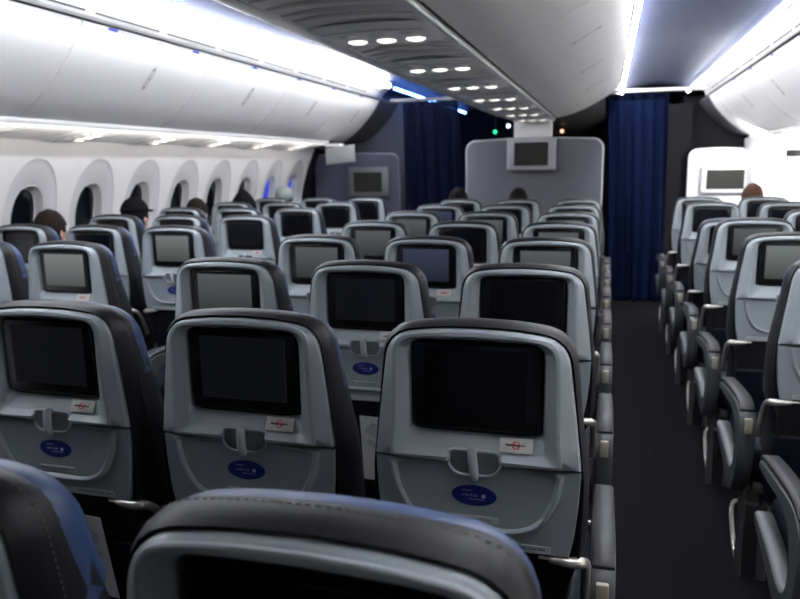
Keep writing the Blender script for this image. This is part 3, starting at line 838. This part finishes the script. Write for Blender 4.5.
# forward of the curtains: bin fronts with the dim light put into their colour
tn = [0]
def trim(bm, m, smooth=35):
    tn[0] += 1; return struct('trim_%d' % tn[0], bm, m, smooth=smooth)
shaded_bin = mat('forward_bins_shaded', (.05, .05, .055), .5)
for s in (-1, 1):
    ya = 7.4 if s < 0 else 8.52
    P = outb(s); trim(prism([(x+s*.02, z+.02) for x, z in P]+[(s*2.2, 2.5), (s*2.7, 2.4), (s*2.7, 1.80)], ya, Y1), shaded_bin, 50)
    P = cenb(s); trim(prism([(x-s*.02, z+.03) for x, z in P]+[(s*.80, 2.32), (s*.02, 2.32), (s*.02, 1.97)], 6.9, Y1), shaded_bin, 50)
# slotted trim above the outboard bins, with real dark slots
for s in (-1, 1):
    yb = 7.4 if s < 0 else 8.6
    bm = sheet([(s*1.768, 2.220), (s*1.758, 2.262), (s*1.715, 2.305), (s*1.662, 2.336)], Y0, yb)
    t = trim(bm, TRIMW); t.modifiers.new('t', 'SOLIDIFY').thickness = .004
    bm = bmesh.new(); box(bm, min(s*1.792, s*1.80), max(s*1.792, s*1.80), Y0, yb, 2.208, 2.232); trim(bm, SLOT, 0)
    y = 2.025-.611*7
    while y < yb-.6:
        bm = bmesh.new(); a, b = Vector((s*1.7605, 0, 2.250)), Vector((s*1.7575, 0, 2.262))
        n = Vector((-s*.98, 0, -.18))*.006
        vs = [bm.verts.new(q) for q in [Vector((p.x, yy, p.z))+n*k for yy in (y, y+.54) for p in (a, b) for k in (0.0, 1)]]
        for f in ((0, 1, 3, 2), (4, 6, 7, 5), (0, 4, 5, 1), (2, 3, 7, 6), (1, 5, 7, 3), (0, 2, 6, 4)): bm.faces.new([vs[k] for k in f])
        link('air_slot', bm, SLOT, t, 0)
        y += .611
# centre bin top ledges
for s in (-1, 1):
    bm = prism([(s*.815, 2.255), (s*.825, 2.275), (s*.825, 2.30), (s*.78, 2.33), (s*.70, 2.33), (s*.70, 2.26)], Y0, 7.2); t = trim(bm, TRIMW, 30)
    bm = bmesh.new(); box(bm, min(s*.812, s*.818), max(s*.812, s*.818), Y0, 7.2, 2.243, 2.254); trim(bm, SLOT, 0)

# light strips in the coves
def strip(x, z, r, ya, yb, m, nm, lab):
    bm = bmesh.new(); tube(bm, [(x, ya, z), (x, yb, z)], r, 12); o = link(nm, bm, m, None, 60); tag(o, lab, 'light strip', 'cove light strips'); return o
strip(-1.632, 2.350, .022, -.2, 7.25, L_STRIP, 'light_strip', 'bluish white light strip above the left bins')
strip(1.642, 2.343, .014, -.2, 9.35, L_STRIPO, 'light_strip', 'bluish white light strip above the right bins')
strip(.842, 2.335, .017, -.2, 9.5, L_STRIPR, 'light_strip', 'white light strip along the top of the centre bins, right aisle')
strip(-.842, 2.335, .016, -.2, 7.2, L_STRIP, 'light_strip', 'bluish light strip along the top of the centre bins, left aisle')
strip(-1.655, 2.352, .016, 7.5, 11.8, L_BLUE, 'light_strip', 'blue light strip glowing beyond the left curtain')

# passenger service soffits
soffL = [(2.62, 1.665), (2.50, 1.688), (2.30, 1.722), (2.262, 1.730), (2.25, 1.742), (2.235, 1.752), (2.238, 1.765), (2.30, 1.775), (2.70, 1.775), (2.70, 1.665)]
for s, yb in ((-1, 6.95), (1, 8.52)):
    trim(prism([(s*x, z) for x, z in soffL], Y0, yb), PSUM, 30)
    bm = bmesh.new(); tube(bm, [(s*2.245, Y0, 1.745), (s*2.245, yb, 1.745)], .009, 8); trim(bm, mat('rail_white', (.72, .72, .70), .35), 60)
bm = prism([(-.205, 1.918), (-.19, 1.905), (-.12, 1.912), (0, 1.916), (.12, 1.912), (.19, 1.905), (.205, 1.918), (.205, 1.95), (-.205, 1.95)], Y0, 6.75); trim(bm, PSUM, 30)
for s in (-1, 1):
    bm = bmesh.new(); tube(bm, [(s*.200, Y0, 1.912), (s*.200, 6.75, 1.912)], .010, 8); trim(bm, mat('rail_white', (.72, .72, .70), .35), 60)
    bm = bmesh.new(); box(bm, min(s*.209, s*.216), max(s*.209, s*.216), Y0, 6.75, 1.921, 1.94); trim(bm, SLOT, 0)
def lens(bm, x, y, z, rx, ry, tiltx=0, mi=0, h=.008):
    vs = bmesh.ops.create_uvsphere(bm, u_segments=16, v_segments=8, radius=1)['verts']
    for v in vs: v.co = Vector((x+v.co.x*rx, y+v.co.y*ry, z+tiltx*v.co.x*rx+v.co.z*h))
    for f in set(f for v in vs for f in v.link_faces): f.material_index = mi
def psu(x, y, z, slope, label, group, w):
    e = empty('passenger_service_unit', (x, y, z)); tag(e, label, 'service unit', group)
    bm = bmesh.new()
    n = 10
    R = []
    for yy, zz in ((-.17, .0), (-.165, -.006), (-.12, -.012), (.12, -.012), (.165, -.006), (.17, 0)):
        R.append([bm.verts.new((-w+2*w*k/n, yy-.03*math.sin(PI*k/n), slope*(-w+2*w*k/n)+zz)) for k in range(n+1)])
    for a, b in zip(R, R[1:]):
        for k in range(n): bm.faces.new((a[k], a[k+1], b[k+1], b[k]))
    bm.faces.new(R[0]+list(reversed(R[-1])))
    link('panel', bm, PSUM, e, 30)
    for q in (-1, 0, 1):
        bm = bmesh.new(); lens(bm, q*w*.55, .05, slope*q*w*.55-.013, .033, .030); link('reading_light', bm, L_READ, e, 60)
        bm = bmesh.new(); lens(bm, q*w*.55, -.055, slope*q*w*.55-.013, .028, .024); link('air_nozzle', bm, mat('nozzle', (.85, .85, .82), .35), e, 60)
    for yy in (-.115, .12):
        bm = bmesh.new(); P = [(-w*.9+1.8*w*k/8, yy-.03*math.sin(PI*k/8), slope*(-w*.9+1.8*w*k/8)-.012) for k in range(9)]; tube(bm, P, .006, 6); link('rim', bm, TRIMW, e, 60)
    for yy in (.235, .33, .425, .50):
        if yy > .3 and w < .15: continue
        bm = bmesh.new(); P = [(-w+2*w*k/10, yy-.03*math.sin(PI*k/10), slope*(-w+2*w*k/10)+.002) for k in range(11)]; tube(bm, P, .0065, 6); link('seam_rib', bm, TRIMW, e, 60)
    return e
for i in range(8):
    psu(0, .98+.79*i, 1.906, 0, 'service unit with round lights under the centre bins, %s from the camera' % ORD[i], 'service units under the centre bins', .182)
for i in range(7):
    psu(-2.41, 1.62+.79*i+.84-.79, 1.700, .18, 'service unit with reading lights under the left bins, %s from the camera' % ORD[i], 'service units under the left bins', .12)

# ------------------------------------------------------------------ bulkheads, screens, curtains
def rounded(x0, x1, z0, z1, rl, rr, bow=0):
    P = [(x0, z0)]
    for k in range(7): t = PI/2*k/6; P.append((x0+rl-rl*math.cos(t), z1-rl+rl*math.sin(t)-bow))
    for k in range(1, 8): u = k/8; P.append((x0+rl+(x1-rr-x0-rl)*u, z1-bow+bow*math.sin(PI*u)))
    for k in range(7): t = PI/2*(1-k/6); P.append((x1-rr+rr*math.cos(t), z1-rr+rr*math.sin(t)-bow))
    P.append((x1, z0)); return P
def bulkhead(X0, X1, Z1, Y, rl, rr, label, m=BULK, edge=BULKEDGE, bow=.01):
    e = empty('bulkhead', ((X0+X1)/2, Y, 0)); tag(e, label, 'partition', 'cabin partitions'); cx = (X0+X1)/2
    P = rounded(X0-cx, X1-cx, 0, Z1, rl, rr, bow); link('panel', prism(P, .004, .04), m, e, 30)
    bm = bmesh.new(); tube(bm, [(x, .02, z) for x, z in P], .016, 8); link('edge_trim', bm, edge, e, 50)
    return e
def monitor(cx, Y, z0, z1, w, label, frame, sx=.78, sz=.66, d=.10, scr=None, off=0):
    e = empty('wall_monitor', (cx, Y, z0)); tag(e, label, 'screen', 'bulkhead screens')
    h = z1-z0
    bm = bmesh.new(); box(bm, -w/2, w/2, 0, d, 0, h, .022, 3); link('casing', bm, frame, e, 35)
    bm = bmesh.new(); box(bm, -w/2*sx-.006, w/2*sx+.006, -.004, .004, h*(1-sz)/2-.006, h*(1+sz)/2+.006, .003, 1); link('bezel', bm, frame, e, 35)
    bm = bmesh.new(); box(bm, -w/2*sx, w/2*sx, -.006, .0, h*(1-sz)/2, h*(1+sz)/2); link('screen', bm, scr or mat('wall_screen', (.008, .009, .007), .5, spec=.15, emit=(.5, .52, .42), estr=.012), e, 0)
    return e
bulkhead(-.715, .655, 1.735, 7.0, .09, .09, 'grey partition across the centre block carrying a screen', bow=.02)
monitor(-.035, 6.87, 1.415, 1.745, .485, 'grey framed screen on the central partition', mat('casing_grey', (0.2952, 0.2952, 0.3116), .4), .70, .70, .125)
bm = bmesh.new(); box(bm, -.21, .16, 6.88, 7.06, 1.745, 2.02, .01, 2); o = empty('monument_column', (-.03, 6.97, 1.745)); tag(o, 'white column between central partition and the centre bins', 'column')
for v in bm.verts: v.co -= Vector((-.03, 6.97, 1.745))
link('column_body', bm, TRIMW, o, 30)
bm = bmesh.new(); box(bm, -.10, -.04, -.098, -.088, .17, .225, .003, 1); link('warm_sign', bm, mat('sign_pink', (.8, .6, .55), .5, emit=(1, .62, .5), estr=.7), o, 30)
bm = bmesh.new(); box(bm, .05, .13, -.098, -.088, .15, .24, .004, 1); link('call_plate', bm, mat('rail_white', (.72, .72, .70), .35), o, 30)
bulkhead(-2.62, -1.60, 1.625, 7.45, .05, .09, 'lavender grey partition ahead of the left block', mat('bulkhead_lavender', (0.0451, 0.0451, 0.0738), .55, noise=(60, .05)), mat('edge_grey', (.13, .13, .16), .5))
bm = bmesh.new()
monitor(-1.94, 7.36, 1.135, 1.475, .49, 'grey framed screen on the left partition', mat('casing_dark', (0.082, 0.0861, 0.0943), .45), .70, .66, .085)
bulkhead(1.69, 2.33, 1.63, 9.2, .10, .06, 'white topped partition ahead of the right block', mat('bulkhead_white', (.62, .62, .66), .5), mat('edge_white', (.7, .7, .72), .4))
monitor(2.10, 9.08, 1.09, 1.42, .54, 'white framed screen on the right partition', mat('casing_white', (.6, .6, .62), .4), .80, .72, .11)
# closet walls behind the curtains
bm = bmesh.new(); box(bm, 1.35, 1.72, 9.4, 9.5, 0, 2.2); box(bm, 1.62, 2.75, 9.6, 9.7, 0, 2.3); trim(bm, DARKWALL, 0)
bm = bmesh.new(); box(bm, -2.7, -1.55, 8.2, 8.3, 0, 2.3); trim(bm, mat('galley_grey', (.10, .10, .12), .6), 0)
# small class-divider panel hanging from the left soffit
e = empty('drop_panel', (-2.055, 6.8, 1.70)); tag(e, 'light grey panel hanging below the far end of the left bins', 'panel')
bm = bmesh.new(); box(bm, -.165, .165, -.012, .012, -.18, .0, .010, 2)
for v in bm.verts: v.co.z += .10*v.co.x+.0
link('panel', bm, mat('drop_grey', (0.246, 0.246, 0.2542), .45), e, 30)
bm = bmesh.new(); box(bm, -.17, .0, -.01, .12, .0, .03, .003, 1); link('hinge', bm, PSUM, e, 30)

def curtain(x0t, x1t, x0b, x1b, Y, z0, z1, m, label, folds, seed, gather=.0):
    e = empty('curtain', ((x0t+x1t)/2, Y, 0)); tag(e, label, 'curtain', 'aisle curtains'); cx = (x0t+x1t)/2
    rnd = random.Random(seed); ph = [rnd.uniform(0, 6.28) for _ in range(5)]
    nx, nz = 160, 40
    def fold(u, v):
        a = .018+.022*(1-v)
        w = u+.035*math.sin(u*9+ph[3]+v*1.2)
        return a*(math.sin(2*PI*folds*w+ph[0])+.45*math.sin(2*PI*folds*2.3*w+ph[1]+v*.8)+.25*math.sin(2*PI*folds*.5*w+ph[2]))
    def grid(za, zb, off):
        bm = bmesh.new(); G = []
        for j in range(nz+1):
            z = za+(zb-za)*j/nz; v = (z-z0)/(z1-z0)
            xa, xb = x0b+(x0t-x0b)*v**1.5-cx, x1b+(x1t-x1b)*v**1.5-cx
            G.append([bm.verts.new((xa+(xb-xa)*i/nx, fold(i/nx, v)+off, z-(0 if v < .999 else .012*abs(math.sin(PI*folds*i/nx))))) for i in range(nx+1)])
        for a, b in zip(G, G[1:]):
            for i in range(nx): bm.faces.new((a[i], a[i+1], b[i+1], b[i]))
        return bm
    o = link('curtain_fabric', grid(z0, z1-.0, 0), m, e, 80); o.modifiers.new('t', 'SOLIDIFY').thickness = .003
    o = link('header_tape', grid(z1-.055, z1, -.004), HEMM, e, 80); o.modifiers.new('t', 'SOLIDIFY').thickness = .006
    o = link('edge_hem', grid(z0, z1, 0), HEMM, e, 80)
    me = o.data; b2 = bmesh.new(); b2.from_mesh(me)
    def keep(f):
        c = f.calc_center_median(); v = (c.z-z0)/(z1-z0); xa, xb = x0b+(x0t-x0b)*v**1.5-cx, x1b+(x1t-x1b)*v**1.5-cx
        return c.x < xa+.035 or c.x > xb-.03
    bmesh.ops.delete(b2, geom=[f for f in b2.faces if not keep(f)], context='FACES')
    for v in b2.verts: v.co.y -= .004
    b2.to_mesh(me); b2.free(); o.modifiers.new('t', 'SOLIDIFY').thickness = .006
    return e
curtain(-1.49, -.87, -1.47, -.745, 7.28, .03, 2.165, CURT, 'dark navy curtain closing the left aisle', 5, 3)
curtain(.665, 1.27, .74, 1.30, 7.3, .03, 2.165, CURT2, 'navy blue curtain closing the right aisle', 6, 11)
for x0, x1, mm in ((-1.62, -.80, mat('rail_shaded', (.08, .08, .09), .5)), (.70, 1.62, TRIMW)):  # left rail: white part with its dimness put into a dark colour
    bm = bmesh.new(); box(bm, x0, x1, 7.24, 7.30, 2.172, 2.205, .006, 2); o = link('curtain_rail', bm, mm, None, 30)
    tag(o, 'white curtain rail across the %s aisle' % ('left' if x0 < 0 else 'right'), 'curtain rail')
# lamps beyond the partitions
for nm, co, r, m, lab in (('exit_lamp', (-.72, 9.0, 1.90), .022, L_GREEN, 'small green lamp beyond the left curtain'), ('galley_lamp', (-.55, 9.0, 1.97), .022, L_WHITE, 'small white lamp beside the white column, beyond the partition'), ('call_lamp', (.134, 9.0, 1.885), .022, L_WARM, 'small warm lamp to the right of the white column, beyond the partition')):
    e = empty(nm, co); tag(e, lab, 'lamp')
    bm = bmesh.new(); bmesh.ops.create_uvsphere(bm, u_segments=16, v_segments=10, radius=r); link('bulb', bm, m, e, 60)
    bm = bmesh.new(); box(bm, -.03, .03, .01, .05, -.03, .03, .004, 1); link('socket', bm, SLOT, e, 30)
    bm = bmesh.new(); tube(bm, [(0, .03, 0), (0, .03, 2.4-co[2])], .008, 8); link('bracket', bm, SLOT, e, 40)

# ------------------------------------------------------------------ camera
cd = bpy.data.cameras.new('camera'); cam = bpy.data.objects.new('camera', cd); COL.objects.link(cam); scene.camera = cam
F, yaw, pit, rol = 713.67, .2824, .1856, -.0163
f = Vector((-math.sin(yaw)*math.cos(pit), math.cos(yaw)*math.cos(pit), -math.sin(pit))); r = Vector((math.cos(yaw), math.sin(yaw), 0)); u = r.cross(f)
r2 = r*math.cos(rol)+u*math.sin(rol); u2 = -r*math.sin(rol)+u*math.cos(rol)
cam.matrix_world = Matrix(((r2.x, u2.x, -f.x, .7179), (r2.y, u2.y, -f.y, -.5458), (r2.z, u2.z, -f.z, 1.4875), (0, 0, 0, 1)))
cd.sensor_width = 36; cd.sensor_fit = 'HORIZONTAL'; cd.lens = F/800*36; cd.clip_start = .02; cd.clip_end = 60
cd.dof.use_dof = True; cd.dof.focus_distance = 1.3; cd.dof.aperture_fstop = 5.5

# ------------------------------------------------------------------ light
def area(nm, loc, rot, sx, sy, power, col=(1, 1, 1)):
    l = bpy.data.lights.new(nm, 'AREA'); l.shape = 'RECTANGLE'; l.size = sx; l.size_y = sy; l.energy = power; l.color = col
    o = bpy.data.objects.new(nm, l); COL.objects.link(o); o.location = loc; o.rotation_euler = rot; return o
# doorway lamp washing the right forward wall
o = area('doorway_light', (2.25, 7.55, 1.69), (0, 0, 0), .35, .10, 55, (1, .98, .96)); o.rotation_euler = Vector((.45, .8, -.45)).to_track_quat('-Z', 'Y').to_euler()
# unseen lights added under the outboard bins to brighten the centre by bounce
for s in (-1, 1):
    area('bounce_fill', (s*2.22, 3.2, 1.69), (0, s*math.radians(-70), 0), .04, 7.4, 9 if s < 0 else 48, (1, .97, .93))
w = bpy.data.worlds.new('world'); scene.world = w; w.use_nodes = True
w.node_tree.nodes['Background'].inputs[0].default_value = (.02, .02, .025, 1); w.node_tree.nodes['Background'].inputs[1].default_value = 1
vs = scene.view_settings; vs.view_transform = 'Standard'; vs.look = 'None'; vs.exposure = .25; vs.gamma = 1; vs.use_curve_mapping = False
scene.cycles.max_bounces = 6; scene.cycles.diffuse_bounces = 4
